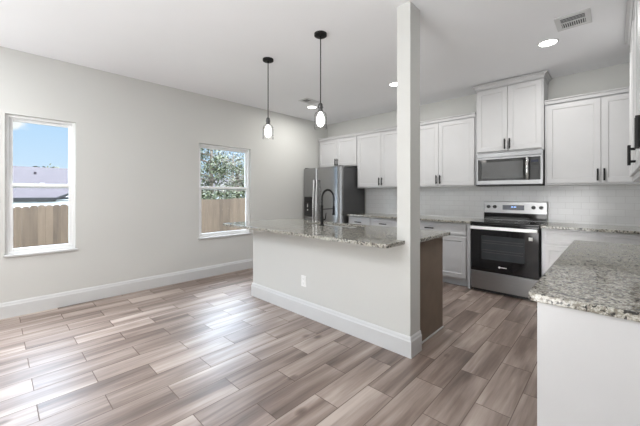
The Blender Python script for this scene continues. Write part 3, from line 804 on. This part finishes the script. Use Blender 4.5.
# fence
t = thing('wooden_fence', 'weathered dog-eared board fence across the yard', 'fence', (-5.5, -1.5, GZ))
bm = B(); w = 0.138; y = -7.0; ztop = 1.80
while y < 7.0:
    zt = ztop + 0.045 + 0.022 * (y - 1.5) + random.uniform(-0.014, 0.014); c = 0.03; xo = random.uniform(-0.004, 0.004)
    pts = [(y, 0.03), (y + w, 0.03), (y + w, zt - c), (y + w - c, zt), (y + c, zt), (y, zt - c)]
    A = [bm.verts.new((xo, a, z)) for a, z in pts]; C_ = [bm.verts.new((xo - 0.018, a, z)) for a, z in pts]
    for i in range(6): bm.faces.new((A[i], A[(i + 1) % 6], C_[(i + 1) % 6], C_[i]))
    bm.faces.new(A); bm.faces.new(list(reversed(C_)))
    y += w + 0.001
obj('picket_boards', bm, 'fence_wood', t)
bm = B()
for z in (0.35, 0.95, 1.55): box(bm, -0.06, -0.024, -7, 7, z, z + 0.08)
obj('rails', bm, 'fence_wood', t)
y = -6.8
while y < 7:
    part_box('post', 'fence_wood', t, -0.15, -0.062, y, y + 0.09, 0, 1.75); y += 2.4

# neighbouring house
t = thing('neighbour_house', 'low white house with grey-lilac shingle roof beyond fence', 'house', (-14, -8, GZ - 0.6))
zb = -(GZ - 0.6)
ez = zb + 1.15
bm = B(); box(bm, -6, 4.05, -14, 10.0, 0, ez - 0.02)
obj('house_walls', bm, 'house_siding', t)
# main roof, ridge along y
bm = B(); rz = zb + 2.62
prism(bm, [(4.1, ez), (-2.4, rz), (-9.0, ez), (-9.0, ez - 0.06), (-2.4, rz - 0.1), (4.1, ez - 0.06)], -15, 7.0, 'Y')
obj('roof', bm, 'roof_shingle', t)
part_box('fascia', 'dark_fascia', t, 4.08, 4.12, -15, 4.45, ez - 0.13, ez + 0.0)
# front-facing gable wing
bm = B(); a = 0.46
pk = (6.9, ez + 2.45 * a)
vs = [(4.45, ez), pk, (9.35, ez)]
f1 = [bm.verts.new((4.12, y, z)) for y, z in vs] + [bm.verts.new((4.12, y, z)) for y, z in ((9.35, ez - 0.09), (pk[0], pk[1] - 0.10), (4.45, ez - 0.09))]
f2 = [bm.verts.new((4.20, v.co.y, v.co.z)) for v in f1]
for q in (f1, f2):
    bm.faces.new((q[0], q[1], q[4], q[5])); bm.faces.new((q[1], q[2], q[3], q[4]))
for i in range(6): j = (i + 1) % 6; bm.faces.new((f1[i], f1[j], f2[j], f2[i]))
obj('rake_board', bm, 'dark_fascia', t)
bm = B(); prism(bm, [(4.5, ez - 0.1), (pk[0], pk[1] - 0.1), (9.3, ez - 0.1)], 0.0, 4.10)
obj('gable', bm, 'house_siding', t)
bm = B(); lathe(bm, [(0.05, 0), (0.05, 0.35)], (-0.4, 4.2, rz - 0.7), seg=10); obj('vent_pipe', bm, 'roof_shingle', t)

# a pale house seen through the trees
t = thing('distant_house', 'pale house half hidden behind the trees', 'house', (-26, 14, GZ - 0.6))
bm = B(); box(bm, -4, 4, -8, 9, 0, 2.9); obj('house_walls', bm, 'house_siding', t)
bm = B(); prism(bm, [(4.5, 2.9), (0, 4.3), (-4.5, 2.9)], -8.5, 9.5, 'Y'); obj('roof', bm, 'roof_shingle', t)

# trees
def tree(loc, label, h, cr, n, seed, leafm='leaves', low=0.3, ls=0.11, grp='trees beyond the fence'):
    rnd = random.Random(seed)
    t = thing('tree', label, 'tree', loc, 0, grp)
    bm = B(); tips = []
    tube(bm, [(0, 0, -0.1), (0.05, 0.03, h * 0.3), (-0.05, 0.08, h * 0.6), (0.0, 0.1, h * 0.85)], [0.17, 0.12, 0.08, 0.03], 8)
    for k in range(16):
        z = h * rnd.uniform(low, 0.8); a = rnd.uniform(0, 6.28); L = cr * rnd.uniform(0.6, 1.05)
        e = Vector((L * math.cos(a), L * math.sin(a), z + L * rnd.uniform(0.2, 0.7)))
        m = Vector((0.5 * e.x + rnd.uniform(-.1, .1), 0.5 * e.y, z + 0.3 * (e.z - z)))
        tube(bm, [(0, 0, z), m, e], [0.05, 0.03, 0.01], 5); tips += [m, e, (m + e) / 2]
        for q in range(2):
            e2 = m + Vector((rnd.uniform(-1, 1), rnd.uniform(-1, 1), rnd.uniform(0, 1))) * cr * 0.45
            tube(bm, [m, (m + e2) / 2 + Vector((0, 0, .05)), e2], [0.02, 0.013, 0.006], 4); tips.append(e2)
    obj('trunk', bm, 'bark', t, smooth=True)
    bm = B()
    for i in range(n):
        c = rnd.choice(tips) + Vector((rnd.gauss(0, 1), rnd.gauss(0, 1), rnd.gauss(0, 0.8))) * cr * 0.16
        s = ls * rnd.uniform(0.6, 1.3)
        u = Vector((rnd.gauss(0, 1), rnd.gauss(0, 1), rnd.gauss(0, 1))).normalized(); w_ = u.orthogonal().normalized()
        vs = [bm.verts.new(c + u * s), bm.verts.new(c + w_ * s * 0.45), bm.verts.new(c - u * s), bm.verts.new(c - w_ * s * 0.45)]
        bm.faces.new(vs)
    obj('foliage', bm, leafm, t)
tree((-8.0, 1.3, GZ), 'leafy green tree at left of the far window', 5.2, 1.15, 3600, 1, 'leaves', 0.25, 0.055)
tree((-10.8, 4.3, GZ), 'sparse tree seen at middle of the far window', 4.2, 1.5, 2200, 2, 'leaves_dry', 0.25, 0.06)
tree((-7.9, 3.8, GZ), 'leafy tree with a dark trunk at right of the far window', 5.4, 1.0, 2400, 3, 'leaves', 0.25, 0.055)
tree((-14.5, 6.2, GZ), 'taller thin tree behind the other trees', 5.6, 1.8, 2200, 4, 'leaves_dry', 0.3, 0.07)
tree((-24.0, -2.9, GZ - 0.6), 'small distant tree peeking over the house ridge', 5.0, 0.9, 1200, 5, 'leaves', 0.6, 0.14)
def shrub(loc, label, sx, sy, sz, n, seed):
    rnd = random.Random(seed); bm = B()
    for i in range(n):
        c = Vector((rnd.gauss(0, 0.4) * sx, rnd.uniform(-1, 1) * sy, sz * rnd.uniform(0.0, 1) ** 0.8)); s = 0.06 * rnd.uniform(.6, 1.3)
        u = Vector((rnd.gauss(0, 1), rnd.gauss(0, 1), rnd.gauss(0, 1))).normalized(); w_ = u.orthogonal().normalized()
        bm.faces.new([bm.verts.new(c + u * s), bm.verts.new(c + w_ * s * 0.5), bm.verts.new(c - u * s), bm.verts.new(c - w_ * s * 0.5)])
    o = obj('hedge', bm, 'leaves', None); o.location = loc
    tag(o, label, 'hedge')
shrub((-6.2, 1.2, GZ), 'dark shrubs rising just above fence in far window', 0.22, 2.2, 2.1, 4000, 9)
